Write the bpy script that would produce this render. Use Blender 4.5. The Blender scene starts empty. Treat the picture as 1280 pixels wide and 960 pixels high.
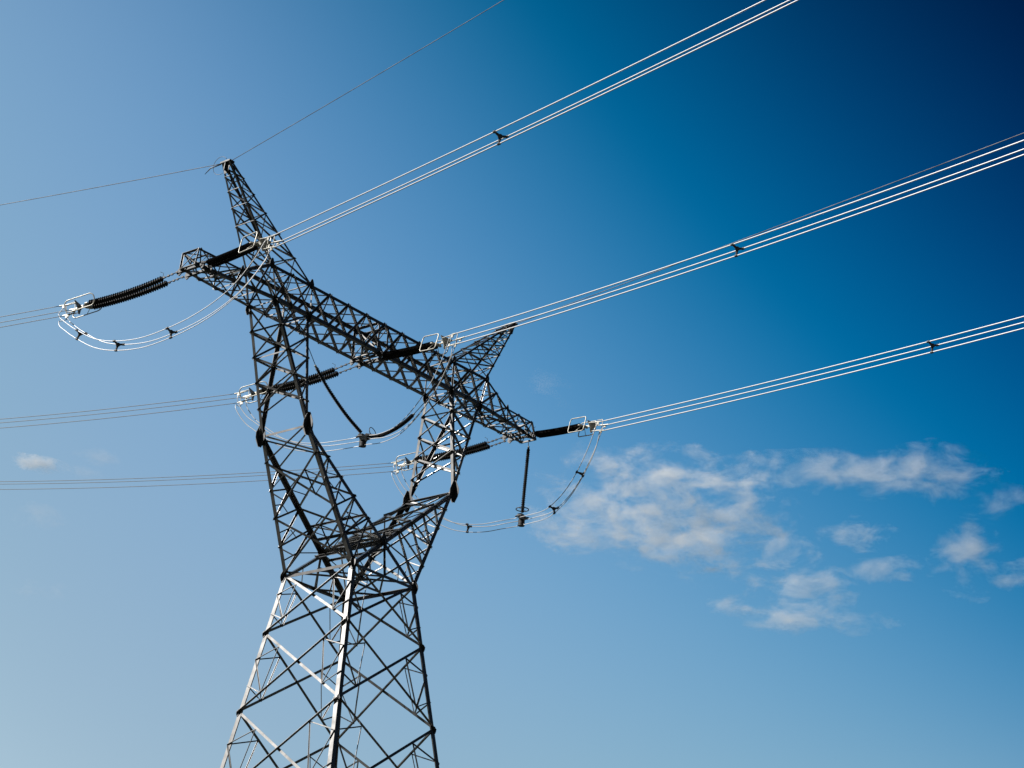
import bpy, math, random
import numpy as np
from mathutils import Vector, Matrix, noise

random.seed(7)
R = math.radians
scene = bpy.context.scene
COL = scene.collection

# ------------------------------------------------------------------ camera
ZW = 28.591                       # height of the tower's waist above the ground
CAM = Vector((-63.76920, -61.48861, ZW - 26.99095))
YAW, PITCH, ROLL, FPX = 0.8772, 0.3941, 0.0619, 2647.69
fw = Vector((math.sin(YAW) * math.cos(PITCH), math.cos(YAW) * math.cos(PITCH), math.sin(PITCH)))
r0 = Vector((math.cos(YAW), -math.sin(YAW), 0))
u0 = r0.cross(fw)
rt = math.cos(ROLL) * r0 + math.sin(ROLL) * u0
up = -math.sin(ROLL) * r0 + math.cos(ROLL) * u0
cam_data = bpy.data.cameras.new('camera')
cam = bpy.data.objects.new('camera', cam_data)
COL.objects.link(cam)
M = Matrix((rt, up, -fw)).transposed().to_4x4()
M.translation = CAM
cam.matrix_world = M
cam_data.sensor_width = 36
cam_data.lens = FPX / 1280 * 36
cam_data.clip_start = 0.5
cam_data.clip_end = 60000
scene.camera = cam

# ------------------------------------------------------------------ light
SUN_AZ, SUN_EL = R(-50), R(39)     # azimuth from +Y towards +X
sun_dir = Vector((math.sin(SUN_AZ) * math.cos(SUN_EL), math.cos(SUN_AZ) * math.cos(SUN_EL), math.sin(SUN_EL)))
sl = bpy.data.lights.new('sun', 'SUN')
sl.energy = 5.0
sl.angle = R(0.53)
sl.color = (1.0, 0.975, 0.94)
so = bpy.data.objects.new('sun', sl)
so.rotation_euler = (-sun_dir).to_track_quat('-Z', 'Y').to_euler()
COL.objects.link(so)

world = bpy.data.worlds.new('World')
scene.world = world
world.use_nodes = True
nt = world.node_tree
nt.nodes.clear()
def N(t, **k):
    n = nt.nodes.new(t)
    for a, b in k.items(): setattr(n, a, b)
    return n
wo = N('ShaderNodeOutputWorld')
bg = N('ShaderNodeBackground')
sky = N('ShaderNodeTexSky')
sky.sky_type = 'NISHITA'
sky.sun_disc = False
sky.sun_elevation = SUN_EL
sky.sun_rotation = SUN_AZ
sky.altitude = 900
sky.air_density = 1.0
sky.dust_density = 0.4
sky.ozone_density = 2.5
bg.inputs['Strength'].default_value = 0.0872
# the deep polarised blue away from the sun: a smooth factor per colour over the world direction in view
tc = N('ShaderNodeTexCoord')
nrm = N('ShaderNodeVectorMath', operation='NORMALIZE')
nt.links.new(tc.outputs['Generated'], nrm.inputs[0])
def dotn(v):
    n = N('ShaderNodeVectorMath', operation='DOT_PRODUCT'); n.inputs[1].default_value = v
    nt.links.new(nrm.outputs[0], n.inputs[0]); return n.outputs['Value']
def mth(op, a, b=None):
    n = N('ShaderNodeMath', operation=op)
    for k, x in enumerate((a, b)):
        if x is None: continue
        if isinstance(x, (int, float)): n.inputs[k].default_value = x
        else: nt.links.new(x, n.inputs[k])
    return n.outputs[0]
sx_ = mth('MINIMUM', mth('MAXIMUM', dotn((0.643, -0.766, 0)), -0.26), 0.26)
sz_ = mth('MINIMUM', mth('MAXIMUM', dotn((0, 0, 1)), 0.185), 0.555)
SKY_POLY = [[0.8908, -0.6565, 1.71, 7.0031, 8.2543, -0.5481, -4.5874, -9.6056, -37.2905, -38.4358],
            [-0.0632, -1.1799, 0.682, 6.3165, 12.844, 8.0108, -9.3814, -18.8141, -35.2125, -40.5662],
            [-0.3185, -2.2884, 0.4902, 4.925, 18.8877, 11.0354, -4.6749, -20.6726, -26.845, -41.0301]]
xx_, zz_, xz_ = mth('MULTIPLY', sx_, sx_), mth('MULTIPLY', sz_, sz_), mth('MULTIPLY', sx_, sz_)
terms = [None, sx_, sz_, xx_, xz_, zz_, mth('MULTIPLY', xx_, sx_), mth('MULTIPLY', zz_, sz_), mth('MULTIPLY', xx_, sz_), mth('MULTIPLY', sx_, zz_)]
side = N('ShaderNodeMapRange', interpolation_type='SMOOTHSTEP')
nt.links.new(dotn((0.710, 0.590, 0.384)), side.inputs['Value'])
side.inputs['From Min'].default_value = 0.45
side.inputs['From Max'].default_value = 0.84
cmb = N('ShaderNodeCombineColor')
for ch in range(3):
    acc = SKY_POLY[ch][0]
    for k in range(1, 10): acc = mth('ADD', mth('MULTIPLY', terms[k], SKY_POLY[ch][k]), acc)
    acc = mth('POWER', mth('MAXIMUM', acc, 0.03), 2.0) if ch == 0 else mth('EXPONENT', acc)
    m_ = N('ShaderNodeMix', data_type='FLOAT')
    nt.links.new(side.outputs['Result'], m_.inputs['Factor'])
    m_.inputs['A'].default_value = 0.08  # sky outside the view is dimmed to keep unlit steel dark
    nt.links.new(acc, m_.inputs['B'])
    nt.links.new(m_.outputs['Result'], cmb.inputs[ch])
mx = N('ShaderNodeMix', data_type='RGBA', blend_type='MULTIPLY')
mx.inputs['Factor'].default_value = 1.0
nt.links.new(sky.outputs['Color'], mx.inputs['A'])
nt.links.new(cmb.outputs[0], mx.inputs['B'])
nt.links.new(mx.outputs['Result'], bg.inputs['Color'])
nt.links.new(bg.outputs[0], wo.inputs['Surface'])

vs = scene.view_settings
vs.view_transform = 'Standard'
vs.look = 'None'
vs.exposure = 0.4
vs.gamma = 1.0
vs.use_curve_mapping = False
scene.render.engine = 'CYCLES'
scene.cycles.max_bounces = 10
scene.cycles.volume_bounces = 8
scene.cycles.volume_step_rate = 0.6
scene.cycles.volume_max_steps = 128

# ------------------------------------------------------------------ materials
def mat(name, col, rough=0.5, metal=0.0, var=0.0, scale=3.0, spec=0.5, bump=0.0, col2=None):
    m = bpy.data.materials.new(name)
    m.use_nodes = True
    t = m.node_tree
    b = t.nodes['Principled BSDF']
    b.inputs['Base Color'].default_value = (*col, 1)
    b.inputs['Roughness'].default_value = rough
    b.inputs['Metallic'].default_value = metal
    b.inputs['Specular IOR Level'].default_value = spec
    if var > 0 or col2:
        g = t.nodes.new('ShaderNodeNewGeometry')
        n = t.nodes.new('ShaderNodeTexNoise')
        n.inputs['Scale'].default_value = scale
        n.inputs['Detail'].default_value = 5
        n.inputs['Roughness'].default_value = 0.65
        t.links.new(g.outputs['Position'], n.inputs['Vector'])
        r = t.nodes.new('ShaderNodeValToRGB')
        r.color_ramp.elements[0].position = 0.32
        r.color_ramp.elements[1].position = 0.68
        a = [c * (1 - var) for c in col]
        z = col2 if col2 else [min(1, c * (1 + var)) for c in col]
        r.color_ramp.elements[0].color = (*a, 1)
        r.color_ramp.elements[1].color = (*z, 1)
        t.links.new(n.outputs['Fac'], r.inputs['Fac'])
        t.links.new(r.outputs['Color'], b.inputs['Base Color'])
        if bump:
            bu = t.nodes.new('ShaderNodeBump')
            bu.inputs['Strength'].default_value = bump
            bu.inputs['Distance'].default_value = 0.05
            t.links.new(n.outputs['Fac'], bu.inputs['Height'])
            t.links.new(bu.outputs['Normal'], b.inputs['Normal'])
    return m

STEEL = mat('galvanised steel', (0.215, 0.21, 0.203), 0.34, 0.93, 0.30, 1.7)
_t = STEEL.node_tree
_b = _t.nodes['Principled BSDF']
_src = _b.inputs['Base Color'].links[0].from_socket
_oi = _t.nodes.new('ShaderNodeObjectInfo')
_mr = _t.nodes.new('ShaderNodeMapRange'); _mr.inputs['To Min'].default_value = 0.78; _mr.inputs['To Max'].default_value = 1.18
_t.links.new(_oi.outputs['Random'], _mr.inputs['Value'])
_vm = _t.nodes.new('ShaderNodeVectorMath'); _vm.operation = 'SCALE'
_t.links.new(_src, _vm.inputs[0]); _t.links.new(_mr.outputs['Result'], _vm.inputs['Scale'])
_t.links.new(_vm.outputs[0], _b.inputs['Base Color'])
PLATE = mat('dark weathered gusset steel', (0.09, 0.09, 0.09), 0.5, 0.8, 0.3, 3.0)
ALU = mat('stranded aluminium', (0.68, 0.68, 0.68), 0.42, 0.2, 0.08, 6.0)
ALU_SHADED = mat('shaded aluminium strand', (0.16, 0.16, 0.16), 0.5, 0.3, 0.12, 6.0)  # darker copy for the far wires, their unlit look put into the colour
EARTH = mat('grey steel strand', (0.14, 0.14, 0.14), 0.5, 0.3, 0.6, 0.9)
GLAZE = mat('dark glazed porcelain', (0.014, 0.012, 0.012), 0.28, 0.0, 0.3, 4.0, spec=0.3)
RUBBER = mat('dark silicone sheds', (0.025, 0.022, 0.022), 0.55, 0.0, 0.2, 4.0)
FIT = mat('galvanised line fitting', (0.50, 0.48, 0.42), 0.45, 0.5, 0.25, 9.0)
DARKFIT = mat('dark cast fitting', (0.05, 0.05, 0.052), 0.5, 0.3, 0.2, 9.0)
CONC = mat('footing concrete', (0.36, 0.35, 0.33), 0.9, 0, 0.2, 2.0)
GRASS = mat('dry grass ground', (0.012, 0.017, 0.007), 0.95, 0, 0.4, 0.15, col2=(0.026, 0.026, 0.013), bump=0.6)

# ------------------------------------------------------------------ mesh helpers
class MB:
    def __init__(self): self.v = []; self.f = []
    def add(self, v, f):
        b = len(self.v)
        self.v += [tuple(p) for p in v]
        self.f += [tuple(i + b for i in q) for q in f]
    def angle(self, p, q, u, v, s, t=None, ext=0.0):
        """steel angle from p to q, flanges along u and v, flange width s"""
        p = Vector(p); q = Vector(q); d = (q - p)
        if d.length < 1e-6: return
        d.normalize()
        p = p - d * ext; q = q + d * ext
        u = Vector(u); v = Vector(v)
        u = u - d * u.dot(d); v = v - d * v.dot(d)
        if u.length < 1e-4: u = d.orthogonal()
        u.normalize()
        if v.length < 1e-4: v = d.cross(u)
        v.normalize()
        if abs(u.dot(v)) > 0.95: v = d.cross(u)
        if t is None: t = max(0.010, s * 0.12)
        prof = [Vector((0, 0, 0)), u * s, u * s + v * t, u * t + v * t, u * t + v * s, v * s]
        vs = [p + o for o in prof] + [q + o for o in prof]
        fs = [(i, (i + 1) % 6, (i + 1) % 6 + 6, i + 6) for i in range(6)] + [(0, 5, 4, 3), (0, 3, 2, 1), (6, 7, 8, 9), (6, 9, 10, 11)]
        self.add(vs, fs)
    def box(self, c, ax, hx):
        c = Vector(c); X, Y, Z = [Vector(a).normalized() for a in ax]
        vs = [c + X * (hx[0] * i) + Y * (hx[1] * j) + Z * (hx[2] * k) for i in (-1, 1) for j in (-1, 1) for k in (-1, 1)]
        self.add(vs, [(0, 1, 3, 2), (4, 6, 7, 5), (0, 4, 5, 1), (2, 3, 7, 6), (0, 2, 6, 4), (1, 5, 7, 3)])
    def plate(self, c, n, pts, th=0.02):
        """flat plate, pts = world offsets from c, n = normal"""
        c = Vector(c); n = Vector(n).normalized(); k = len(pts)
        vs = [c + Vector(o) + n * th / 2 for o in pts] + [c + Vector(o) - n * th / 2 for o in pts]
        self.add(vs, [tuple(range(k)), tuple(range(2 * k - 1, k - 1, -1))] + [(i, i + k, (i + 1) % k + k, (i + 1) % k) for i in range(k)])
    def tube(self, pts, r, n=8, closed=False, cap=True):
        pts = [Vector(p) for p in pts]; m = len(pts)
        rr = r if isinstance(r, (list, tuple)) else [r] * m
        ring = []; prev = None
        for i, p in enumerate(pts):
            a = pts[(i - 1) % m] if (closed or i > 0) else p
            b = pts[(i + 1) % m] if (closed or i < m - 1) else p
            t = (b - a).normalized()
            if prev is None: x = t.orthogonal().normalized()
            else:
                x = prev - t * prev.dot(t)
                x = x.normalized() if x.length > 1e-6 else t.orthogonal().normalized()
            prev = x; y = t.cross(x)
            ring.append([p + (x * math.cos(2 * math.pi * k / n) + y * math.sin(2 * math.pi * k / n)) * rr[i] for k in range(n)])
        vs = [q for c in ring for q in c]; fs = []
        for i in range(m if closed else m - 1):
            j = (i + 1) % m
            for k in range(n):
                fs.append((i * n + k, i * n + (k + 1) % n, j * n + (k + 1) % n, j * n + k))
        if cap and not closed:
            fs += [tuple(range(n - 1, -1, -1)), tuple((m - 1) * n + k for k in range(n))]
        self.add(vs, fs)
    def build(self, name, m, parent=None, smooth=False, origin=None):
        me = bpy.data.meshes.new(name)
        o3 = Vector(origin) if origin is not None else Vector((0, 0, 0))
        me.from_pydata([tuple(Vector(v) - o3) for v in self.v], [], self.f)
        me.materials.append(m)
        if smooth:
            for p in me.polygons: p.use_smooth = True
        me.update()
        ob = bpy.data.objects.new(name, me)
        COL.objects.link(ob)
        if parent is not None:
            ob.parent = parent
            ob.location = o3 - WL(parent)
        else:
            ob.location = o3
        WLOC[ob.name] = o3.copy()
        return ob
WLOC = {}
def WL(o): return WLOC.get(o.name, o.location.copy())
def empty(name, loc):
    o = bpy.data.objects.new(name, None)
    o.empty_display_size = 0.3
    COL.objects.link(o); o.location = loc; WLOC[o.name] = Vector(loc)
    return o
def tag(o, label=None, cat=None, group=None, kind=None):
    if label: o['label'] = label
    if cat: o['category'] = cat
    if group: o['group'] = group
    if kind: o['kind'] = kind
    return o
def L(p): return Vector((p[0], p[1], p[2] + ZW))     # tower coordinates -> world

# ------------------------------------------------------------------ ground
g = MB()
n_, S_ = 64, 12000.0
gr = [-1 + 2 * i / n_ for i in range(n_ + 1)]
gx = [math.copysign(abs(a) ** 3, a) * S_ for a in gr]
vs_ = []
for j in gx:
    for i in gx:
        d = math.hypot(i, j)
        h = 0.0
        if d > 60: h = min(1, (d - 60) / 400) * (noise.noise(Vector((i / 400, j / 400, 0))) * 4.0)
        vs_.append((i, j, min(h, 1.0) - 0.02 * (d > 60)))
g.add(vs_, [(a * (n_ + 1) + b, a * (n_ + 1) + b + 1, (a + 1) * (n_ + 1) + b + 1, (a + 1) * (n_ + 1) + b) for a in range(n_) for b in range(n_)])
tag(g.build('ground', GRASS), kind='structure')

# ------------------------------------------------------------------ tower nodes (m; z measured from the waist)
WX, WY, SX, SY = 2.0, 2.034, 0.1635, 0.1345
def body(sx, sy, z): return Vector((sx * (WX - SX * z), sy * (WY - SY * z), z))
XK, YK, ZK = 4.83, 1.40, 5.42
XI, XO, YB, ZP = 4.85, 6.93, 0.815, 10.56
XTI, XTO, YT, ZT = 4.87, 7.35, 0.796, 12.09
XP, YP, ZX = 9.85, 0.24, 16.10
XKK, YKK, ZKK = 8.99, 0.80, 11.14
ZE, YE, YET, ZET = 10.49, 0.46, 0.50, 11.27
XE = {-1: 11.28, 1: 11.72}
XET = {-1: 11.19, 1: 11.30}
XA, YA = 10.9, 0.62
def lerp(a, b, t): return Vector(a) * (1 - t) + Vector(b) * t

tower = empty('transmission_tower', (0, 0, 0))
tag(tower, 'tall galvanised steel lattice pylon with forked legs, wide crossarm and two slanting peaks', 'pylon')

def member(name, p, q, u, v, s, m, parent, t=None):
    b = MB(); b.angle(L(p), L(q), u, v, s, t)
    return b.build(name, m, parent, origin=L(lerp(p, q, .5)))
def gusset(nodes, parent, face_n, size, elong=None):
    """plates bolted on a node; face_n list of normals"""
    b = MB()
    p = L(nodes)
    for n in face_n:
        n = Vector(n).normalized()
        a = Vector(elong) if elong is not None else Vector((0, 0, 1))
        a = (a - n * a.dot(n)).normalized(); c = n.cross(a)
        k = size
        pts = [a * k * 1.35 + c * k * .22, a * k * .25 + c * k * .72, -a * k * .3 + c * k * .72, -a * k * 1.25 + c * k * .22,
               -a * k * 1.25 - c * k * .22, -a * k * .3 - c * k * .72, a * k * .25 - c * k * .72, a * k * 1.35 - c * k * .22]
        b.plate(p + n * 0.016, n, pts, 0.016)
    return b.build('gusset_plate', PLATE, parent, origin=p)
def xbrace(bm, a0, a1, b0, b1, n, s, flip=False, part=None, name='cross_brace'):
    """X between chords a and b; n outward normal: one bar turned out, the other turned in"""
    n = Vector(n).normalized()
    for k, (p, q) in enumerate(((a0, b1), (b0, a1))):
        p = Vector(p); q = Vector(q)
        d = (q - p).normalized(); side = n.cross(d)
        if side.z < 0: side = -side
        out = (k == 0) != flip
        off = n * (0.012 if out else -0.012 - 0.0)
        vv = n if out else -n
        if part is not None:
            member(name, p + off, q + off, side, vv, s, STEEL, part)
        else:
            bm.angle(L(p + off), L(q + off), side, vv, s)
def subtie(bm, a0, a1, b0, b1, n, s=.045):
    """thin ties from the crossing of an X to the middles of its bars' chords"""
    a0, a1, b0, b1 = map(Vector, (a0, a1, b0, b1))
    la, lb = (a0 - b0).length, (a1 - b1).length
    c = lerp(a0, b1, la / (la + lb))
    ma, mb = lerp(a0, a1, .5), lerp(b0, b1, .5)
    for p, q in ((ma, lerp(a0, b1, .27)), (ma, lerp(a1, b0, .27)), (mb, lerp(b0, a1, .27)), (mb, lerp(b1, a0, .27)), (lerp(a0, b1, .27), lerp(a1, b0, .27))):
        bar(bm, p, q, n, s)
def bar(bm, p, q, n, s, out=True):
    p = Vector(p); q = Vector(q); n = Vector(n).normalized()
    d = (q - p).normalized(); side = n.cross(d)
    if side.z < 0: side = -side
    off = n * (0.006 if out else -0.006)
    bm.angle(L(p + off), L(q + off), side, n if out else -n, s)

# ---- lower body
LV = [0, -2.68, -6.19, -10.4, -15.4, -21.4, -ZW + 0.25]
wr = MB()
for a, b in (((-1, -1), (-1, 1)), ((-1, -1), (1, -1)), ((1, -1), (1, 1)), ((-1, 1), (1, 1))):
    n = Vector((a[0] if a[0] == b[0] else 0, a[1] if a[1] == b[1] else 0, 0)) * .015
    wr.angle(L(body(*a, 0) + n), L(body(*b, 0) + n), (0, 0, -1), -n, .13)
frame = wr.build('waist_frame', STEEL, tower, origin=L((0, 0, 0)))
FACES = [((-1, -1), (-1, 1)), ((-1, -1), (1, -1)), ((1, -1), (1, 1)), ((-1, 1), (1, 1))]
def fnorm(a, b): return Vector((a[0] if a[0] == b[0] else 0, a[1] if a[1] == b[1] else 0, 0.15))
for k in range(len(LV) - 1):
    z0, z1 = LV[k], LV[k + 1]
    for sx in (-1, 1):
      for sy in (-1, 1):
        rb = MB()
        for a, b in (((sx, sy), (sx, -sy)), ((sx, sy), (-sx, sy))):
            n = fnorm(a, b)
            P0, P1, Q0, Q1 = body(*a, z0), body(*a, z1), body(*b, z0), body(*b, z1)
            # redundant bracing beside the leg P: quarter points on both diagonals
            l1, l2 = lerp(P0, P1, .33), lerp(P0, P1, .66)
            q1, q2 = lerp(P0, Q1, .21), lerp(P1, Q0, .21)
            for (x, y, s) in ((l1, q1, .05), (l1, q2, .05), (l2, q2, .05), (q1, q2, .045)):
                bar(rb, x, y, n, s, out=(a[0] == b[0]))
        rb.build('leg_bracing', STEEL, frame, origin=L(body(sx, sy, z0)))
for sx in (-1, 1):
    for sy in (-1, 1):
        member('leg', body(sx, sy, 0), body(sx, sy, LV[-1]), (-sx, 0, 0), (0, -sy, 0), .21, STEEL, frame, .022)
for k in range(len(LV) - 1):
    for a, b in FACES:
        n = fnorm(a, b)
        xbrace(None, body(*a, LV[k]), body(*a, LV[k + 1]), body(*b, LV[k]), body(*b, LV[k + 1]), n, .115, part=frame, flip=(n.x > 0 or n.y > 0))
# waist diaphragm
wn = {(-1, -1): body(-1, -1, 0), (1, -1): body(1, -1, 0), (-1, 1): body(-1, 1, 0), (1, 1): body(1, 1, 0)}
for a, b in FACES:
    n = fnorm(a, b); n.z = 0
    d = n.normalized() * 0.015
wb = MB()
mids = {}
for a, b in FACES: mids[(a, b)] = lerp(wn[a], wn[b], .5)
ml = list(mids.values())
for i, j in ((0, 1), (1, 2), (2, 3), (3, 0)): wb.angle(L(ml[i]) - Vector((0, 0, .03)), L(ml[j]) - Vector((0, 0, .03)), (0, 0, -1), Vector((0, 0, 1)).cross(ml[j] - ml[i]), .075)
wb.angle(L(ml[0]) + Vector((0, 0, .05)), L(ml[2]) + Vector((0, 0, .05)), (0, 0, 1), (0, 1, 0), .075)
for (a_, b_, dz) in (((-1, -1), (1, 1), .10), ((-1, 1), (1, -1), .16)): wb.angle(L(wn[a_]) + Vector((0, 0, dz)), L(wn[b_]) + Vector((0, 0, dz)), (0, 0, 1), Vector((a_[1], -a_[0], 0)), .07)
wb.build('waist_bracing', STEEL, frame, origin=L((0, 0, 0)))
for sx in (-1, 1):
    for sy in (-1, 1):
        gusset(body(sx, sy, -.02), frame, [(sx, 0, .15), (0, sy, .15)], .23)
        for z in LV[1:4]:
            gusset(body(sx, sy, z), frame, [(sx, 0, .15), (0, sy, .15)], .12)
        # concrete footing
        c = body(sx, sy, -ZW)
        f = MB()
        f.tube([(c.x, c.y, -0.4), (c.x, c.y, .42), (c.x, c.y, .5)], [.55, .55, .48], 20)
        f.build('footing', CONC, frame, origin=(c.x, c.y, 0))

# ---- forks
def fork(s):
    K = {sy: Vector((s * XK, sy * YK, ZK)) for sy in (-1, 1)}
    Wo = {sy: body(s, sy, 0) for sy in (-1, 1)}
    Wi = {sy: body(-s, sy, 0) for sy in (-1, 1)}
    Po = {sy: Vector((s * XO, sy * YB, ZP)) for sy in (-1, 1)}
    Pi = {sy: Vector((s * XI, sy * YB, ZP)) for sy in (-1, 1)}
    tc_ = XK / (XK + WX)
    t = MB()
    lo = lambda sy, f: lerp(K[sy], Wo[sy], f)      # lower outer chord
    li = lambda sy, f: lerp(K[sy], Wi[sy], f)      # lower inner chord
    uo = lambda sy, f: lerp(Po[sy], K[sy], f)
    ui = lambda sy, f: lerp(Pi[sy], K[sy], f)
    on, inn = Vector((s, 0, -.35)), Vector((-s, 0, .6))
    # outer face, lower
    for f0, f1, w in ((0, .2, .075), (.2, .6, .10), (.6, 1.0, .10)):
        xbrace(t, lo(-1, f0), lo(-1, f1), lo(1, f0), lo(1, f1), on, w, flip=(s > 0))
        if w > .09: subtie(t, lo(-1, f0), lo(-1, f1), lo(1, f0), lo(1, f1), on)
    # inner face, lower
    for f0, f1, w in ((.03, .2, .075), (.2, .44, .10), (.44, tc_, .10)):
        xbrace(t, li(-1, f0), li(-1, f1), li(1, f0), li(1, f1), inn, w, flip=(s < 0))
        if w > .09: subtie(t, li(-1, f0), li(-1, f1), li(1, f0), li(1, f1), inn)
    # side triangles, lower
    lv = [0.08, .2, .4, .6, .8, 1.0]
    for sy in (-1, 1):
        n = Vector((0, sy, .3))
        ii = [.08, .2, .32, .44, .57, tc_]
        for k in range(1, 6):
            if k < 5: bar(t, lo(sy, lv[k]), li(sy, ii[k]), n, .075 if k < 3 else .09)
            if k > 1: bar(t, lo(sy, lv[k]), li(sy, ii[k - 1]), n, .08, out=False)
            if k > 2:
                m1 = lerp(lo(sy, lv[k]), li(sy, ii[k - 1]), .5)
                bar(t, lo(sy, (lv[k] + lv[k - 1]) / 2), m1, n, .045, out=False)
                bar(t, m1, lerp(lo(sy, lv[k]), li(sy, ii[k]), .55) if k < 5 else li(sy, ii[5]), n, .045, out=False)
        # struts from the crossing down to the waist beam
        mid = Vector((0, sy * WY, 0))
        bar(t, li(sy, tc_), mid, n, .07)
        bar(t, lerp(li(sy, tc_), Wi[sy], .5), lerp(mid, Wi[sy], .45), n, .05, out=False)
    # upper fork
    for k in range(5):
        f0, f1 = k * .2, k * .2 + .2
        if k < 4:
            xbrace(t, uo(-1, f0), uo(-1, f1), uo(1, f0), uo(1, f1), (s, 0, -.2), .09, flip=(s > 0))
            xbrace(t, ui(-1, f0), ui(-1, f1), ui(1, f0), ui(1, f1), (-s, 0, 0), .085, flip=(s < 0))
        for sy in (-1, 1):
            n = Vector((0, sy, -.1))
            if 0 < k: bar(t, uo(sy, f0), ui(sy, f0), n, .07 if k > 1 else .08)
            if k < 4: bar(t, uo(sy, f1), ui(sy, f0), n, .085, out=False)
            if k == 0: bar(t, uo(sy, 0), ui(sy, .2), n, .06)
    part = t.build('fork_bracing', STEEL, tower, origin=L((s * 4, 0, 5)))
    for sy in (-1, 1):
        member('chord', K[sy], Wo[sy], (-s, 0, 0), (0, -sy, 0), .185, STEEL, part, .02)
        member('chord', K[sy] + Vector((0, -sy * .02, 0)), Wi[sy] + Vector((0, -sy * (.02 + .02 * (s > 0)), 0)), (s, 0, .3), (0, -sy, 0), .175, STEEL, part, .018)
        member('chord', Po[sy], K[sy], (-s, 0, 0), (0, -sy, 0), .15, STEEL, part, .018)
        member('chord', Pi[sy], K[sy], (s, 0, 0), (0, -sy, 0), .15, STEEL, part, .018)
        gusset(K[sy], part, [(0, sy, 0), (s, 0, 0)], .40, (0, 0, 1))
        gusset(Po[sy] - Vector((0, 0, .1)), part, [(0, sy, 0), (s, 0, 0)], .20)
        gusset(Pi[sy] - Vector((0, 0, .05)), part, [(0, sy, 0), (-s, 0, 0)], .20)
        if s < 0: gusset(li(sy, tc_), part, [(0, sy, .2)], .26)
    # diaphragm at the knee
    member('knee_strut', K[-1], K[1], (0, 0, -1), (-s, 0, 0), .09, STEEL, part)
    for f in (.4,):
        member('knee_strut', uo(-1, f), uo(1, f), (0, 0, -1), (-s, 0, 0), .06, STEEL, part)
    return part
fork(-1); fork(1)
# ties across the crotch of the two forks
t = MB()
zc = ZK * WX / (XK + WX)
yc = lambda z: WY + (YK - WY) * z / ZK
for sx, z, w in ((0, zc, .13), (-.55, zc + .44, .09), (.55, zc + .44, .09), (-1.1, zc + .88, .07), (1.1, zc + .88, .07), (-.35, zc - .25, .08), (.35, zc - .25, .08)):
    t.angle(L((sx, -yc(z), z)), L((sx, yc(z), z)), (-1, 0, .3), (0, 0, -1), w)
xbrace(t, (0, -yc(zc), zc), (1.1, -yc(zc + .88), zc + .88), (0, yc(zc), zc), (1.1, yc(zc + .88), zc + .88), (-.5, 0, 1), .07)
xbrace(t, (0, -yc(zc), zc), (-1.1, -yc(zc + .88), zc + .88), (0, yc(zc), zc), (-1.1, yc(zc + .88), zc + .88), (.5, 0, 1), .07)
t.build('crotch_tie', STEEL, tower, origin=L((0, 0, zc)))

# ---- crossarm
xs_mid = [XI * (-1 + 2 * i / 8) for i in range(9)]
def bot(x, sy):
    ax = abs(x)
    if ax <= XO: return Vector((x, sy * YB, ZP))
    sg = 1 if x > 0 else -1
    f = (ax - XO) / (XE[sg] - XO)
    return Vector((x, sy * (YB + (YE - YB) * f ** 1.3), ZP + (ZE - ZP) * f))
def top(x, sy):
    ax = abs(x)
    if ax <= XTO: return Vector((x, sy * YT, ZT))
    sg = 1 if x > 0 else -1
    if ax <= XKK:
        f = (ax - XTO) / (XKK - XTO); return Vector((x, sy * (YT + (YKK - YT) * f), ZT + (ZKK - ZT) * f))
    f = (ax - XKK) / (XET[sg] - XKK)
    return Vector((x, sy * (YKK + (YET - YKK) * f), ZKK + (ZET - ZKK) * f))
def stations(sg):
    return ([XI, (XI + XO) / 2, XO, XO + 1.12, XO + 2.2, XO + 3.25, XE[sg]], [XTI, (XTI + XTO) / 2, XTO, (XTO + XKK) / 2, XKK, XKK + 1.1, XET[sg]])
t = MB()
for k in range(8):
    a, b = xs_mid[k], xs_mid[k + 1]
    for sy in (-1, 1):
        xbrace(t, bot(a, sy), bot(b, sy), top(a, sy), top(b, sy), (0, sy, 0), .10, flip=(sy > 0))
    xbrace(t, bot(a, -1), bot(b, -1), bot(a, 1), bot(b, 1), (0, 0, -1), .055)
    xbrace(t, top(a, -1), top(b, -1), top(a, 1), top(b, 1), (0, 0, 1), .055)
for sg in (-1, 1):
    xb, xt = stations(sg)
    for k in range(6):
        a, b, c, d = sg * xb[k], sg * xb[k + 1], sg * xt[k], sg * xt[k + 1]
        w = .095 if k < 3 else .07
        for sy in (-1, 1):
            xbrace(t, bot(a, sy), bot(b, sy), top(c, sy), top(d, sy), (0, sy, 0), w, flip=(sy > 0))
            if k in (0, 2, 4): bar(t, bot(a, sy), top(c, sy), (0, sy, 0), .07)
        xbrace(t, bot(a, -1), bot(b, -1), bot(a, 1), bot(b, 1), (0, 0, -1), .055)
        xbrace(t, top(c, -1), top(d, -1), top(c, 1), top(d, 1), (0, 0, 1), .05)
        bar(t, bot(a, -1), bot(a, 1), (0, 0, -1), .06)
        bar(t, top(c, -1), top(c, 1), (0, 0, 1), .06)
arm = t.build('crossarm_bracing', STEEL, tower, origin=L((0, 0, 11)))
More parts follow.
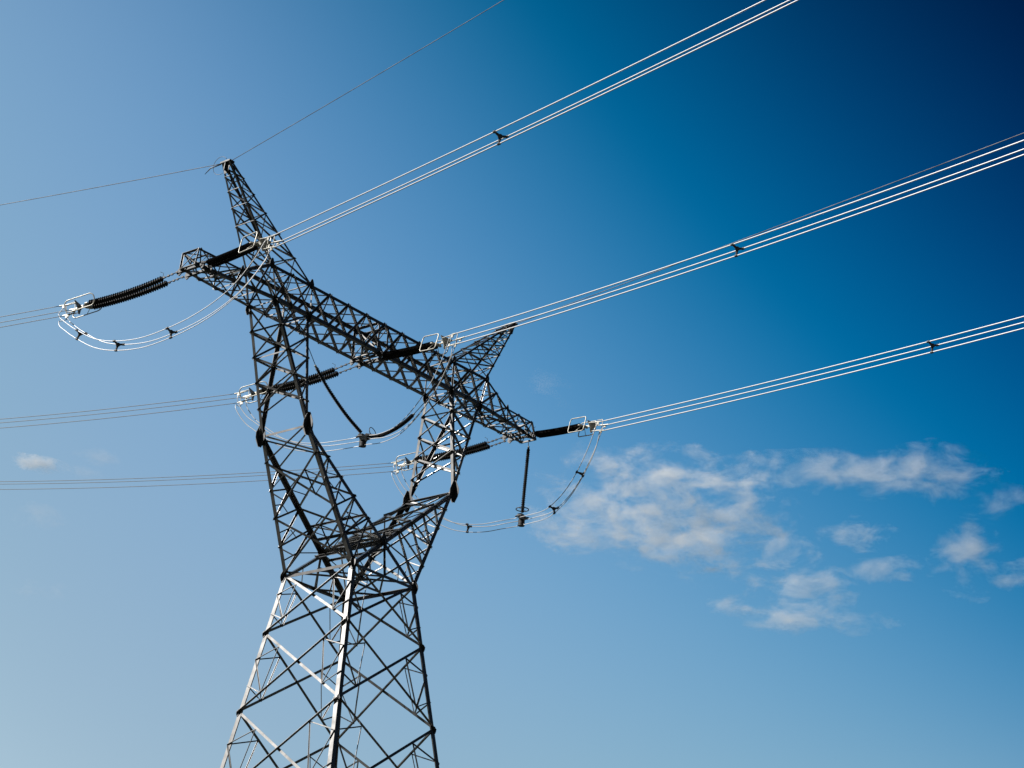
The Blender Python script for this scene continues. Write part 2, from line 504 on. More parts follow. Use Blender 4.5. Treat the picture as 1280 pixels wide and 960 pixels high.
for sy in (-1, 1):
    for fn, xo, w in ((bot, XO, .17), (top, XTO, .145)):
        zdir = (0, 0, 1) if fn is bot else (0, 0, -1)
        b = MB()
        b.angle(L(fn(-xo, sy)), L(fn(xo, sy)), zdir, (0, -sy, 0), w, .018)
        for sg in (-1, 1):
            if fn is bot:
                b.angle(L(fn(sg * xo, sy)), L(fn(sg * XA, sy)), zdir, (0, -sy, 0), .13, .016)
                b.angle(L(fn(sg * XA, sy)), L(fn(sg * XE[sg], sy)), zdir, (0, -sy, 0), .11, .016)
            else:
                b.angle(L(fn(sg * xo, sy)), L(fn(sg * XKK, sy)), zdir, (0, -sy, 0), .10, .014)
                b.angle(L(fn(sg * XKK, sy)), L(fn(sg * XET[sg], sy)), zdir, (0, -sy, 0), .09, .014)
        b.build('chord', STEEL, arm, origin=L((0, sy * .8, 11)))
    for s in (-1, 1):
        gusset(top(s * XTI, sy), arm, [(0, sy, 0)], .19)
        gusset(top(s * XTO, sy), arm, [(0, sy, 0)], .19)
        gusset(top(s * XKK, sy), arm, [(0, sy, 0)], .13)
# end frames (tips) and the transverse frames that carry the middle phase
def end_frame(x, xt, yb, yt, zb, zt, w, sg):
    b = MB(); n = (sg, 0, 0)
    for sy in (-1, 1): b.angle(L((x, sy * yb, zb)), L((xt, sy * yt, zt)), (0, -sy, 0), n, w)
    b.angle(L((xt, -yt, zt)), L((xt, yt, zt)), (0, 0, -1), n, w)
    b.angle(L((x, -yb, zb)), L((x, yb, zb)), (0, 0, 1), n, w)
    b.angle(L((x - sg * .02, -yb, zb)), L((xt - sg * .02, yt, zt)), (0, 0, 1), (-sg, 0, 0), w * .6)
    b.angle(L((x + sg * .012, yb, zb)), L((xt + sg * .012, -yt, zt)), (0, 0, 1), n, w * .5)
    return b.build('end_frame', STEEL, arm, origin=L((x, 0, zb)))
for sg in (-1, 1):
    end_frame(sg * XE[sg], sg * XET[sg], YE, YET, ZE, ZET, .075, sg)
    end_frame(sg * (XA - .25), sg * (XA - .25), .66, .56, ZP - .02, ZET - .03, .05, sg)
for x in (-.30, .30):
    end_frame(x, x, YB - .02, YT - .02, ZP + .01, ZT - .01, .10, -1)
for x in (-.25, .25, XA - .22, XA + .22, -XA + .22, -XA - .22):
    ya = .86 if abs(x) < 1 else .70
    hb = MB()
    hb.box(L((x, 0, ZP - .07)), ((1, 0, 0), (0, 1, 0), (0, 0, 1)), (.06, ya, .05))
    for sy in (-1, 1):
        hb.plate(L((x, sy * (ya - .05), ZP - .12)), (1, 0, 0), [Vector((0, sy * .18, .0)), Vector((0, sy * .05, -.12)), Vector((0, -sy * .15, .0)), Vector((0, -sy * .1, .2)), Vector((0, sy * .12, .2))], .05)
    hb.build('hanger_beam', PLATE, arm, origin=L((x, 0, ZP)))

# ---- peaks
def peak(s):
    base = {}
    for sy in (-1, 1):
        base[('o', sy)] = Vector((s * XTO, sy * YT, ZT)); base[('i', sy)] = Vector((s * XTI, sy * YT, ZT))
    tipo = {('o', sy): Vector((s * (XP + .12), sy * YP, ZX)) for sy in (-1, 1)}
    tipo.update({('i', sy): Vector((s * (XP - .10), sy * YP, ZX)) for sy in (-1, 1)})
    P = lambda c, sy, f: lerp(base[(c, sy)], tipo[(c, sy)], f)
    lv = [0, .21, .41, .58, .73, .86, .96]
    t = MB()
    for k in range(6):
        a, b = lv[k], lv[k + 1]
        w = .065 if k < 3 else .05
        for sy in (-1, 1):
            n = (0, sy, .1)
            if k: bar(t, P('o', sy, a), P('i', sy, a), n, w)
            if k < 4: xbrace(t, P('o', sy, a), P('o', sy, b), P('i', sy, a), P('i', sy, b), n, w * .9, flip=(sy > 0))
            else: bar(t, P('o', sy, b), P('i', sy, a), n, w, out=False)
        for c, n in (('o', (s, 0, 0)), ('i', (-s, 0, .5))):
            if k: bar(t, P(c, -1, a), P(c, 1, a), n, .045)
            if k % 2: bar(t, P(c, -1, a), P(c, 1, b), n, .05, out=False)
            else: bar(t, P(c, 1, a), P(c, -1, b), n, .05, out=False)
    part = t.build('earthwire_peak', STEEL, tower, origin=L((s * 7, 0, 14)))
    for c in 'oi':
        for sy in (-1, 1):
            member('chord', base[(c, sy)], tipo[(c, sy)], ((s if c == 'i' else -s), 0, 0), (0, -sy, 0), .088, STEEL, part, .014)
    b = MB()
    b.box(L((s * XP, 0, ZX - .02)), ((1, 0, 0), (0, 1, 0), (0, 0, 1)), (.15, .29, .035))
    b.plate(L((s * XP, 0, ZX - .25)), (1, 0, 0), [Vector((0, -.27, .3)), Vector((0, -.10, -.30)), Vector((0, .10, -.30)), Vector((0, .27, .3))], .03)
    b.plate(L((s * XP, 0, ZX - .25)), (0, 1, 0), [Vector((-.12, 0, .3)), Vector((-.16 * 1, 0, -.2)), Vector((.10, 0, -.2)), Vector((.12, 0, .3))], .03)
    b.build('peak_cap', PLATE, part, origin=L((s * XP, 0, ZX)))
    return part
peak(-1); peak(1)

# ------------------------------------------------------------------ line hardware
TRI = [(-.26, .08), (.30, .12), (-.02, -.29)]
NM = ['upper left', 'upper right', 'lower']
PH = {
 'L': dict(name='left', f=[(-10.94, .76, 10.50), (-11.16, 1.5, 10.28), (-11.66, 3.16, 9.88), (-12.16, 4.85, 9.58), (-12.32, 5.37, 9.53), (-12.55, 6.14, 9.50)],
           n=[(-11.0, -.79, 10.50), (-11.07, -1.15, 10.45), (-11.71, -4.35, 10.17), (-11.83, -4.93, 10.06), (-12.02, -5.92, 9.83)]),
 'M': dict(name='middle', f=[(0, .82, 10.50), (-.29, 1.76, 10.20), (-1.33, 5.25, 9.59), (-1.51, 5.84, 9.49), (-1.71, 6.52, 9.42)],
           n=[(0.01, -.80, 10.50), (-.06, -1.08, 10.44), (-.75, -4.57, 9.90), (-.9, -5.3, 9.80), (-1.11, -6.33, 9.74)]),
 'R': dict(name='right', f=[(10.89, .83, 10.50), (10.64, 1.67, 10.27), (9.58, 5.19, 9.79), (9.41, 5.77, 9.67), (9.2, 6.48, 9.58)],
           n=[(11.21, -.77, 10.50), (11.16, -1.01, 10.47), (10.52, -4.19, 10.02), (10.4, -4.81, 9.87), (10.2, -5.81, 9.69)]),
}
def disc_column(p, q, sag, r, pitch, seg=14):
    """string of bell-shaped discs threaded between p and q"""
    p = Vector(p); q = Vector(q); n = max(4, int((q - p).length / pitch))
    b = MB()
    at = lambda f: lerp(p, q, f) - Vector((0, 0, sag * 4 * f * (1 - f)))
    b.tube([at(i / 10) for i in range(11)], r * .68, 12)
    for i in range(n):
        f = (i + .5) / n
        c = at(f); d = (at(min(1, f + .02)) - at(max(0, f - .02))).normalized()
        x = d.orthogonal().normalized(); y = d.cross(x)
        prof = [(-.40, .30), (-.22, .45), (-.10, .86), (.02, 1.0), (.10, .96), (.06, .70), (.16, .62), (.10, .42), (.3, .28)]
        vs = []
        for h, rr in prof:
            for k in range(seg):
                a = 2 * math.pi * k / seg
                vs.append(c + d * h * pitch + (x * math.cos(a) + y * math.sin(a)) * rr * r)
        fs = [(j * seg + k, j * seg + (k + 1) % seg, (j + 1) * seg + (k + 1) % seg, (j + 1) * seg + k) for j in range(len(prof) - 1) for k in range(seg)]
        b.add(vs, fs)
    return b
def racetrack(c, a, u, la, lu, rad=.55, n=7):
    """closed rounded loop around c in the plane of a and u"""
    a = Vector(a).normalized(); u = Vector(u); u = (u - a * u.dot(a)).normalized()
    r = min(la, lu) * rad; pts = []
    for sx, sy, a0 in ((1, 1, 0), (-1, 1, 90), (-1, -1, 180), (1, -1, 270)):
        for k in range(n):
            t_ = R(a0 + 90 * k / (n - 1))
            pts.append(Vector(c) + a * (sx * (la - r) + r * math.cos(t_)) + u * (sy * (lu - r) + r * math.sin(t_)))
    return pts
def tension_assembly(key, side):
    P = [L(p) for p in PH[key][side]]
    far = side == 'f'
    A, S0, S1, H = P[0], P[1], P[-3], P[-1]
    ax = (S1 - S0).normalized(); lat = Vector((1, 0, 0)); lat = (lat - ax * lat.dot(ax)).normalized()
    nm = {'L': 'left end of the crossarm', 'M': 'middle of the crossarm', 'R': 'right end of the crossarm'}[key]
    root = empty('insulator_string', A)
    tag(root, ('pair of black insulator strings pulling left from the %s' if far else 'pair of black insulator strings pulling right from the %s') % nm,
        'insulator', 'double tension insulator strings at the crossarm')
    sag = .10 if far else .03
    for k in (-1, 1):
        o0 = lat * (.19 if far else .11) * k; o1 = lat * (.155 if far else .10) * k
        b = disc_column(S0 + o0, S1 + o1, sag, .145, .105)
        b.build('disc_string', GLAZE, root, smooth=False, origin=S0 + o0)
        b = MB()
        b.tube([A + lat * .22 * k, lerp(A, S0, .35) + lat * .22 * k, S0 + o0], .022, 8)
        for f in (.1, .4, .62, .88):
            b.box(lerp(A, S0, f) + lat * .22 * k, (ax, lat, ax.cross(lat)), (.045, .035, .035))
        b.build('link', DARKFIT, root, origin=A)
    # arcing horn at the tower end
    b = MB(); u = ax.cross(lat)
    if u.z < 0: u = -u
    b.tube([S0 - lat * .2, S0 - lat * .25 + u * .2 - ax * .1, S0 - lat * .25 + u * .32 + ax * .05], .010, 6)
    b.build('arcing_horn', DARKFIT, root, origin=S0)
    # yoke plate joining both strings, second yoke for the three wires
    b = MB()
    b.plate(S1 + ax * .12, u, [lat * .28 - ax * .08, lat * .28 + ax * .03, lat * .08 + ax * .22, -lat * .08 + ax * .22, -lat * .28 + ax * .03, -lat * .28 - ax * .08], .035)
    m = lerp(S1, H, .45)
    b.tube([S1 + ax * .3, m], .035, 8)
    b.box(lerp(S1, m, .75), (ax, lat, u), (.07, .05, .05))
    b.build('yoke_plate', FIT, root, origin=S1)
    b = MB()
    b.plate(m, ax, [lat * .33 + u * .18, lat * .12 - u * .1, lat * .04 - u * .34, -lat * .04 - u * .34, -lat * .12 - u * .1, -lat * .33 + u * .18], .04)
    b.build('triangle_yoke', FIT, root, origin=m)
    for j, (dx_, dz_) in enumerate(TRI):
        e = H + Vector((dx_, 0, dz_))
        b = MB()
        b.tube([m + (e - H) * .95, lerp(m, e, .45) + (e - H) * .5], .022, 8)
        b.tube([lerp(m, e, .40) + (e - H) * .5, e], .034, 10)
        # terminal lug where the jumper is bolted on
        b.box(lerp(m, e, .72) + (e - H) * .25 - u * .06, (ax, lat, u), (.07, .02, .07))
        b.build('wire_clamp', FIT, root, origin=e)
    la, lu = (.72, .27) if far else (.56, .36)
    for k in (-1, 1):
        c = lerp(S1, H, .28 if far else .02) + lat * .33 * k
        tilt = u + lat * (.25 * k if far else 0.10)
        b = MB()
        b.tube(racetrack(c, ax, tilt, la, lu, .8 if far else .35), .024, 8, closed=True)
        b.tube([c - tilt.normalized() * lu * .95, lerp(S1, H, .05) + lat * .1 * k], .014, 6)
        b.build('grading_ring', FIT, root, smooth=True, origin=c)
    # small racetrack guard round the wire clamps
    b = MB()
    b.tube(racetrack(lerp(m, H, .55), ax, u, .22, .27, .3), .018, 6, closed=True)
    b.build('guard_loop', FIT, root, smooth=True, origin=m)
    return root
for key in 'LMR':
    for side in 'fn': tension_assembly(key, side)

# ------------------------------------------------------------------ wires
def curve_pts(x0, y0, dx, sgn, s_obs, z_obs, s0, s1, deg=2, n=90):
    c = np.polyfit(s_obs, z_obs, deg)
    out = []
    sm = max(s_obs); zm = np.polyval(c, sm); dm = np.polyval(np.polyder(c), sm)
    for i in range(n + 1):
        s = s0 + (s1 - s0) * (i / n) ** 1.4
        z = np.polyval(c, s) if s <= sm else zm + dm * (s - sm) + 1.5e-4 * (s - sm) ** 2
        out.append(Vector((x0 + dx * (s - abs(y0)), sgn * s, z)))
    return out
WIRE = {
 ('L', 'n'): (-11.0, -.8, -.2, -1, [5.92, 10.9, 15.7, 19.5, 26.4, 32.0], [9.83, 9.56, 9.26, 9.09, 8.84, 8.59]),
 ('M', 'n'): (0, -.8, -.2, -1, [6.33, 10.3, 20.8, 25.6, 35.3], [9.74, 9.30, 8.46, 8.20, 7.63]),
 ('R', 'n'): (11.2, -.8, -.2, -1, [5.81, 7.8, 12.4, 24.9, 29.4], [9.69, 9.50, 9.04, 7.95, 7.64]),
 ('L', 'f'): (-10.95, .8, -.3, 1, [6.14, 8.7, 11.0], [9.50, 9.33, 9.22]),
 ('M', 'f'): (0, .8, -.3, 1, [6.52, 11.8, 18.7], [9.42, 9.32, 9.36]),
 ('R', 'f'): (10.9, .8, -.3, 1, [6.48, 13.7, 21.0, 28.8], [9.58, 9.68, 10.0, 10.48]),
}
WC = {}
for (key, side), (x0, y0, dx, sgn, so_, zo_) in WIRE.items():
    base = curve_pts(x0, y0, dx, sgn, so_, zo_, so_[0], 140, 2 if side == 'n' or key != 'L' else 1)
    H = Vector(PH[key][side][-1]); d0 = H - base[0]
    base = [p + d0 * max(0, 1 - i / 8) for i, p in enumerate(base)]
    WC[(key, side)] = base
    nm = {'L': 'left', 'M': 'middle', 'R': 'right'}[key]
    for j, (ox, oz) in enumerate(TRI):
        b = MB()
        b.tube([L(p) + Vector((ox, 0, oz)) for p in base], .026 if side == 'n' else .015, 6)
        w = b.build('power_line', ALU if side == 'n' else ALU_SHADED, smooth=True, origin=L(base[0]))
        if side == 'n':
            lab = '%s wire of the bright bundle rising right from the %s insulators' % (NM[j], nm)
        else:
            lab = '%s thin wire of the faint bundle running off left from the %s insulators' % (NM[j], nm)
        tag(w, lab, 'power line', 'conductors strung to the next pylons')
# earth wires
for key, x0, dx, sgn, so_, zo_, r_, lab in (
    ('a', -XP, -.2, -1, [.25, 2.4, 12., 18.1], [16.05, 16.0, 15.88, 15.82], .015, 'single thin grey earth wire rising right from the left peak'),
    ('b', -XP, -.3, 1, [.25, 5.7, 11.0], [16.06, 15.82, 15.63], .015, 'single thin dark earth wire sloping left from the left peak'),
    ('c', XP, -.2, -1, [.25, 17.6, 30.4], [16.02, 15.26, 14.76], .017, 'single thin earth wire running right from the right peak above the middle bundle')):
    b = MB()
    b.tube([L(p) for p in curve_pts(x0, 0, dx, sgn, so_, zo_, .25, 140)], r_, 6)
    tag(b.build('earth_wire', EARTH, smooth=True, origin=L((x0, 0, ZX))), lab, 'earth wire', 'earth wires on the peaks')
# earth wire jumper loop on the left peak
b = MB()
x_ = -XP
b.tube([L((x_ - .06, .34, 16.06)), L((x_ - .12, .9, 16.0)), L((x_ - .18, 1.15, 15.75))], [.03, .025, .012], 8)
lp = [L((x_ - .08 - .05 * math.sin(a), .33 + .44 * math.cos(a), 15.98 + .40 * math.sin(a))) for a in [R(150 - 13 * k) for k in range(21)]]
b.tube(lp, .010, 6)
tag(b.build('jumper_loop', EARTH, smooth=True, origin=L((x_, .3, 16))), 'small wire loop curling round the tip of the left peak', 'wire loop')
b = MB()
e0, e1 = L((XP + .02, .95, 15.90)), L((XP + .02, -.15, 16.13))
b.tube([e0, e1], [.05, .07], 10)
b2 = disc_column(e0, e1, 0, .10, .12, 12)
b.add(b2.v, b2.f)
tag(b.build('peak_insulator', RUBBER, origin=e0), 'short black insulator lying on the tip of the right peak', 'insulator')

# ------------------------------------------------------------------ jumpers
def catmull(P, n=7):
    P = [Vector(p) for p in P]; Q = [P[0] * 2 - P[1]] + P + [P[-1] * 2 - P[-2]]; out = []
    for i in range(1, len(Q) - 2):
        a, b_, c, d = Q[i - 1], Q[i], Q[i + 1], Q[i + 2]
        for k in range(n):
            t_ = k / n
            out.append(.5 * ((2 * b_) + (c - a) * t_ + (2 * a - 5 * b_ + 4 * c - d) * t_ ** 2 + (3 * b_ - a - 3 * c + d) * t_ ** 3))
    out.append(P[-1]); return out
H = lambda k, s: Vector(PH[k][s][-1])
JP = {
 'L': [H('L', 'f') + Vector((.05, -.25, -.05)), (-12.55, 6.12, 9.05), (-12.54, 5.70, 8.68), (-12.50, 4.87, 8.12), (-12.45, 3.7, 7.48), (-12.39, 2.44, 7.10), (-12.32, .9, 6.91), (-12.26, -.63, 7.01),
       (-12.2, -1.97, 7.25), (-12.14, -3.22, 7.67), (-12.1, -4.22, 8.22), (-12.06, -5.15, 9.10), H('L', 'n') + Vector((.02, .35, -.02))],
 'M': [H('M', 'f') + Vector((.05, -.2, -.05)), (-1.68, 6.35, 9.0), (-1.54, 5.9, 8.34), (-1.41, 5.40, 7.92), (-1.1, 4.3, 7.15), (-.75, 3.2, 6.72), (-.45, 2.15, 6.56), (-.2, 1.2, 6.56), (.05, .35, 6.62),
       (.05, -.35, 6.60), (-.06, -1.13, 6.47), (-.23, -2.0, 6.44), (-.34, -2.7, 6.58), (-.55, -3.7, 7.05), (-.75, -4.7, 7.85), (-.95, -5.5, 8.85), H('M', 'n') + Vector((.02, .4, -.02))],
 'R': [H('R', 'f') + Vector((.05, -.2, -.05)), (9.25, 6.33, 9.2), (9.44, 5.81, 8.28), (9.8, 4.81, 7.21), (10.25, 3.57, 6.43), (10.57, 2.69, 6.16), (10.91, 1.75, 6.10), (11.24, .83, 6.22), (11.54, .25, 6.33),
       (11.52, -.25, 6.33), (11.36, -.8, 6.28), (11.15, -1.69, 6.23), (10.99, -2.39, 6.35), (10.76, -3.39, 6.86), (10.56, -4.24, 7.65), (10.39, -4.97, 8.66), H('R', 'n') + Vector((.02, .3, -.02))],
}
JC = {}
for key, pts in JP.items():
    c = catmull(pts); JC[key] = c
    nm = {'L': 'left', 'M': 'middle', 'R': 'right'}[key]
    n = len(c)
    for j, (ox, oz) in enumerate(TRI):
        b = MB(); q = []
        for i, p in enumerate(c):
            # the triangle stays square to the wire: it leans with the slope of the loop
            a_ = c[max(0, i - 1)]; d_ = c[min(n - 1, i + 1)]; tt = (d_ - a_).normalized()
            upv = Vector((0, 0, 1)) - tt * tt.z
            if upv.length < .35: upv = upv + Vector((0, .35 * (1 if p.y < 0 else -1), 0))
            upv.normalize()
            e_ = min(1, min(i, n - 1 - i) / 6)
            upv = (Vector((0, 0, 1)) * (1 - e_) + upv * e_).normalized()
            q.append(L(p + Vector((1, 0, 0)) * ox * .9 + upv * oz * .9))
        b.tube(q, .0175, 6)
        tag(b.build('jumper_wire', ALU, smooth=True, origin=L(c[n // 2])),
            '%s wire of the slack three-wire loop hanging under the %s phase' % (NM[j], nm), 'jumper wire', 'jumper loops slung under the crossarm')
def spacer(p, tt, label, s=1.0):
    """three-armed spacer clamping the bundle"""
    p = Vector(p); tt = Vector(tt).normalized()
    upv = Vector((0, 0, 1)) - tt * tt.z
    if upv.length < .3: upv = Vector((0, 1, 0)) - tt * tt.y
    upv.normalize()
    lat = Vector((1, 0, 0)) - tt * tt.x; lat.normalize()
    root = empty('wire_spacer', L(p))
    tag(root, label, 'spacer', 'three-armed spacers clamped on the wire bundles')
    b = MB(); b.tube([L(p) - tt * .04, L(p) + tt * .04], .085, 14)
    b.build('hub', DARKFIT, root, origin=L(p))
    for ox, oz in TRI:
        e = lat * ox * s + upv * oz * s
        b = MB()
        b.tube([L(p), L(p) + e * .5, L(p) + e * .9], [.06, .045, .035], 8)
        b.tube([L(p) + e - tt * .055, L(p) + e + tt * .055], .052, 10)
        b.build('arm', DARKFIT, root, origin=L(p))
def on_wire(key, side, y):
    c = WC[(key, side)]
    for a_, b_ in zip(c, c[1:]):
        if (a_.y - y) * (b_.y - y) <= 0:
            return lerp(a_, b_, (y - a_.y) / (b_.y - a_.y)), b_ - a_
for key, y, lb in (('L', -19.5, 'on the upper left bundle'), ('M', -22.55, 'on the middle bundle against the deep blue sky'), ('R', -24.9, 'on the right bundle near the edge of the view')):
    p, d = on_wire(key, 'n', y)
    spacer(p, d, 'dark three-armed spacer ' + lb)
def on_jump(key, y):
    c = JC[key]; best = min(range(1, len(c) - 1), key=lambda i: abs(c[i].y - y))
    return c[best], c[best + 1] - c[best - 1]
for key, y, lb in (('L', 4.87, 'leftmost on the left loop'), ('L', 2.44, 'at the lowest part of the left loop'), ('L', -.63, 'rightmost on the left loop, under the crossarm tip'),
                   ('R', 2.5, 'on the right loop just beside the pylon leg'), ('R', -2.39, 'on the right loop beside its hanging insulator'), ('R', -4.24, 'high on the rising right end of the right loop')):
    p, d = on_jump(key, y)
    spacer(p, d, 'small dark spacer ' + lb, .9)

# ---- hanging composite insulators that hold the jumpers
def rod_insulator(pts, lab, r=.095):
    P = [L(p) for p in pts]
    root = empty('hanging_insulator', P[0])
    tag(root, lab, 'insulator', 'slender insulators holding the jumper loops')
    b = MB(); b.tube(P[:2], .018, 6); b.build('link', DARKFIT, root, origin=P[0])
    b = MB(); b.tube([P[1] - (P[2] - P[1]).normalized() * .12, P[1] + (P[2] - P[1]).normalized() * .05], .05, 8); b.build('end_fitting', FIT, root, origin=P[1])
    c = catmull(P[1:], 6)
    b = MB(); b.tube(c, .052, 10)
    # sheds
    ln = sum((c[i + 1] - c[i]).length for i in range(len(c) - 1)); n = int(ln / .055); acc = 0; i = 0; seg = 12
    for k in range(n):
        s = ln * (k + .5) / n
        while i < len(c) - 2 and acc + (c[i + 1] - c[i]).length < s: acc += (c[i + 1] - c[i]).length; i += 1
        d = (c[i + 1] - c[i]).normalized(); p = c[i] + d * (s - acc)
        x = d.orthogonal().normalized(); y = d.cross(x); rr = r * (1.0 if k % 2 else .8)
        vs = []
        for h, q in ((-.018, .035), (-.004, rr), (.004, rr), (.012, .035)):
            for m_ in range(seg):
                a_ = 2 * math.pi * m_ / seg; vs.append(p + d * h + (x * math.cos(a_) + y * math.sin(a_)) * q)
        b.add(vs, [(j * seg + m_, j * seg + (m_ + 1) % seg, (j + 1) * seg + (m_ + 1) % seg, (j + 1) * seg + m_) for j in range(3) for m_ in range(seg)])
    b.build('shed_rod', RUBBER, root, origin=P[1])
    return root
rod_insulator([(-4.6, 0, 10.5), (-3.30, 0, 8.90), (-2.40, 0, 8.17), (-1.2, 0, 7.42), (-.12, 0, 6.92)], 'slender black insulator slanting down from the left side of the tower window')
vr = rod_insulator([(4.5, 0, 10.5), (3.19, 0, 8.91), (2.6, 0, 8.30), (1.88, 0, 7.70), (1.0, 0, 7.13), (.22, 0, 6.90)], 'curved black insulator slanting up to the right side of the tower window', .10)
b = MB(); b.tube(racetrack(L((.62, 0, 7.18)), (1, 0, -.35), (0, .25, 1), .23, .23, .9), .018, 6, closed=True)
b.tube([L((.62, 0, 6.98)), L((.45, 0, 6.98))], .012, 6)
b.build('grading_ring', DARKFIT, vr, smooth=True, origin=L((.62, 0, 7.18)))
hr = rod_insulator([(11.73, 0, 10.48), (11.757, 0, 10.12), (11.69, 0, 9.0), (11.62, 0, 7.8), (11.57, 0, 6.74)], 'slender black insulator hanging straight down from the right end of the crossarm', .095)
b = MB(); b.tube([L((11.56, 0, 6.90)) + Vector((math.cos(a_) * .31, math.sin(a_) * .31, 0)) for a_ in [R(15 * k) for k in range(24)]], .024, 8, closed=True)
b.tube([L((11.25, 0, 6.90)), L((11.87, 0, 6.90))], .012, 6)
b.build('grading_ring', DARKFIT, hr, smooth=True, origin=L((11.56, 0, 6.9)))
def clamp(p, lab, w):
    root = empty('suspension_clamp', L(p))
    tag(root, lab, 'clamp', 'clamps holding the jumper loops')
    p = L(p); b = MB()
    b.plate(p + Vector((0, 0, .06)), (0, 1, 0), [Vector((-.33, 0, .12)), Vector((-.1, 0, .22)), Vector((.1, 0, .22)), Vector((.35, 0, .12)), Vector((.08, 0, -.30)), Vector((-.08, 0, -.30))], .05)
    b.build('yoke_plate', FIT, root, origin=p)
    for ox, oz in TRI:
        b = MB(); c = p + Vector((ox, 0, oz))
        b.tube([c - Vector((0, .20, .0)), c - Vector((0, .08, -.02)), c + Vector((0, .08, .02)), c + Vector((0, .20, 0))], [.03, .055, .055, .03], 8)
        b.build('shoe', DARKFIT, root, origin=c)
    b = MB()
    for k in range(4): b.tube([p + Vector((0, 0, -.05 - k * w)), p + Vector((0, 0, -.05 - (k + .8) * w))], .16, 16)
    b.build('counterweight', DARKFIT, root, origin=p)
clamp((.05, 0, 6.62), 'dark clamp with weights where the two slanting insulators meet', .07)
clamp((11.55, 0, 6.40), 'dark clamp with stacked weights under the straight hanging insulator', .08)

# ------------------------------------------------------------------ clouds
def cloud_mat():
    m = bpy.data.materials.new('thin white cloud')
    m.use_nodes = True
    t = m.node_tree; t.nodes.clear()
    out = t.nodes.new('ShaderNodeOutputMaterial')
    vol = t.nodes.new('ShaderNodeVolumePrincipled')
    vol.inputs['Color'].default_value = (1, 1, 1, 1)
    vol.inputs['Anisotropy'].default_value = 0.0
    tc = t.nodes.new('ShaderNodeTexCoord')
    geo = t.nodes.new('ShaderNodeNewGeometry')
    ln = t.nodes.new('ShaderNodeVectorMath'); ln.operation = 'LENGTH'
    t.links.new(tc.outputs['Object'], ln.inputs[0])
    mp = t.nodes.new('ShaderNodeCombineXYZ')
    for k, v in enumerate(((0.45, -0.62, 0), (0.81, 0.58, 0), (0, 0, 1.45))):      # stretched along the wind
        dn = t.nodes.new('ShaderNodeVectorMath'); dn.operation = 'DOT_PRODUCT'; dn.inputs[1].default_value = v
        t.links.new(geo.outputs['Position'], dn.inputs[0]); t.links.new(dn.outputs['Value'], mp.inputs[k])
    n1 = t.nodes.new('ShaderNodeTexNoise')
    n1.inputs['Scale'].default_value = 0.021
    n1.inputs['Detail'].default_value = 9
    n1.inputs['Roughness'].default_value = 0.74
    n1.inputs['Distortion'].default_value = 0.3
    t.links.new(mp.outputs[0], n1.inputs['Vector'])
    def M_(op, a=None, b=None, clampit=False):
        n = t.nodes.new('ShaderNodeMath'); n.operation = op; n.use_clamp = clampit
        for i, x in enumerate((a, b)):
            if x is None: continue
            if isinstance(x, (int, float)): n.inputs[i].default_value = x
            else: t.links.new(x, n.inputs[i])
        return n.outputs[0]
    r2 = M_('POWER', ln.outputs['Value'], 1.6)
    thr = M_('ADD', M_('MULTIPLY', r2, 0.155), 0.405)        # harder to pass towards the rim
    d = M_('SUBTRACT', n1.outputs['Fac'], thr)
    d = M_('MULTIPLY', d, 4.6, True)
    info = t.nodes.new('ShaderNodeObjectInfo')
    dens = M_('MULTIPLY', d, info.outputs['Alpha'])
    dens = M_('MULTIPLY', dens, 0.046)
    t.links.new(dens, vol.inputs['Density'])
    t.links.new(vol.outputs[0], out.inputs['Volume'])
    return m
CM = cloud_mat()
def cloud(direction, dist, hw, hh, depth, dens, lab, tilt=0.0, seed=0):
    d = Vector(direction).normalized(); c = CAM + d * dist
    a = Vector((d.y, -d.x, 0)).normalized(); b_ = Vector((d.x, d.y, 0)).normalized(); z = Vector((0, 0, 1))
    a2 = a * math.cos(tilt) + z * math.sin(tilt); z2 = -a * math.sin(tilt) + z * math.cos(tilt)
    import bmesh
    bm = bmesh.new(); bmesh.ops.create_icosphere(bm, subdivisions=4, radius=1.0)
    for v in bm.verts:
        k = 1 + .22 * noise.noise(v.co * 1.7 + Vector((seed * 3.1, 0, 0))) + .10 * noise.noise(v.co * 4.5 + Vector((seed, 5, 0)))
        v.co *= k
    me = bpy.data.meshes.new('cloud'); bm.to_mesh(me); bm.free()
    me.materials.append(CM)
    o = bpy.data.objects.new('cloud', me); COL.objects.link(o)
    m = Matrix((a2 * hw, b_ * depth, z2 * hh)).transposed().to_4x4(); m.translation = c
    o.matrix_world = m
    o.color = (1, 1, 1, dens)
    tag(o, lab, 'cloud', 'small white clouds low in the sky')
    return o
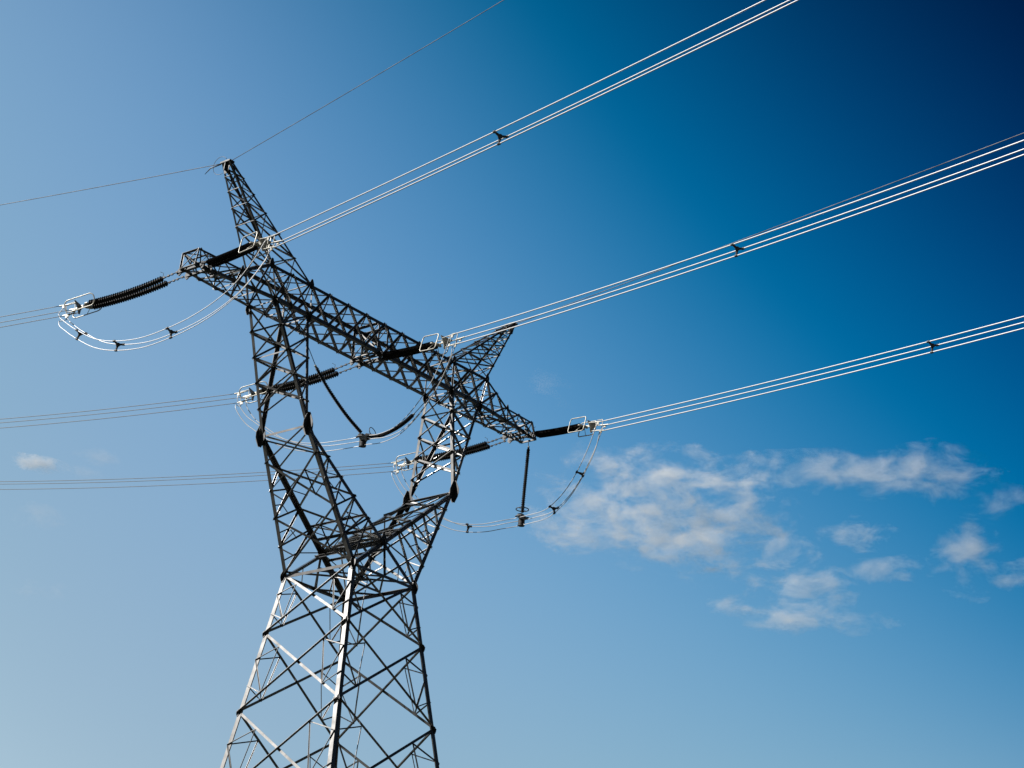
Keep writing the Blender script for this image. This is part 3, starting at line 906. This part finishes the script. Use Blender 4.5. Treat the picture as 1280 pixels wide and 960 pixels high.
# directions are world vectors; distance about three kilometres
def dv(px, py): return fw * FPX + rt * (px - 640) + up * (480 - py)
D0 = 3000.0; U = D0 / FPX
CL = [
 (832, 634, 140, 66, 1.0, -.03, 'largest cloud, a broad white patch right of the pylon'),
 (742, 655, 75, 34, .75, 0, 'soft cloud patch at the left end of the big cloud, beside the hanging loop'),
 (872, 690, 58, 34, .8, .1, 'ragged cloud tail hanging below the big cloud'),
 (1030, 588, 140, 22, .48, .02, 'long thin streak of cloud reaching right above the others'),
 (1150, 592, 78, 32, .45, .1, 'wispy veil cloud at the right end of the long streak'),
 (988, 690, 58, 30, .8, .1, 'small white cloud in the middle of the scattered group'),
 (1072, 668, 42, 22, .75, -.1, 'small rounded cloud right of the scattered group'),
 (995, 752, 66, 38, .8, .05, 'lowest ragged white cloud of the scattered group'),
 (911, 757, 36, 12, .7, 0, 'tiny flat cloud left of the lowest ragged cloud'),
 (1070, 780, 52, 13, .55, 0, 'thin flat cloud right of the lowest ragged cloud'),
 (1115, 713, 62, 14, .6, .03, 'thin horizontal cloud sliver near the right side'),
 (1212, 700, 38, 42, .5, -.2, 'faint upright wisp of cloud near the right edge'),
 (1275, 718, 34, 18, .7, 0, 'small white cloud cut off by the right edge'),
 (1252, 628, 34, 20, .35, 0, 'faint cloud puff high beside the right edge'),
 (690, 484, 32, 18, .14, -.4, 'barely visible streak of cloud above the right phase'),
 (765, 572, 55, 22, .3, 0, 'faint veil of cloud just above the big cloud, by the right loop'),
 (38, 577, 38, 10, 1.5, -.05, 'small bright cloud alone at the far left'),
 (122, 571, 28, 10, .3, -.1, 'tiny faint cloud right of the lone left cloud'),
 (100, 592, 24, 10, .3, 0, 'tiny faint cloud just above the lowest left wires'),
 (38, 644, 34, 14, .25, 0, 'faint cloud smudge below the lowest left wires'),
 (56, 738, 34, 12, .2, 0, 'very faint cloud smudge low at the left'),
]
for i, (px, py, hw, hh, de, ti, lab) in enumerate(CL):
    cloud(dv(px, py), D0 * (1 + .04 * math.sin(i * 2.3)), hw * 1.3 * U, hh * 1.35 * U, max(hh, hw * .5) * U * .55, de * min(1.0, 60 / max(hh, hw * .5) ) , lab, ti, i)
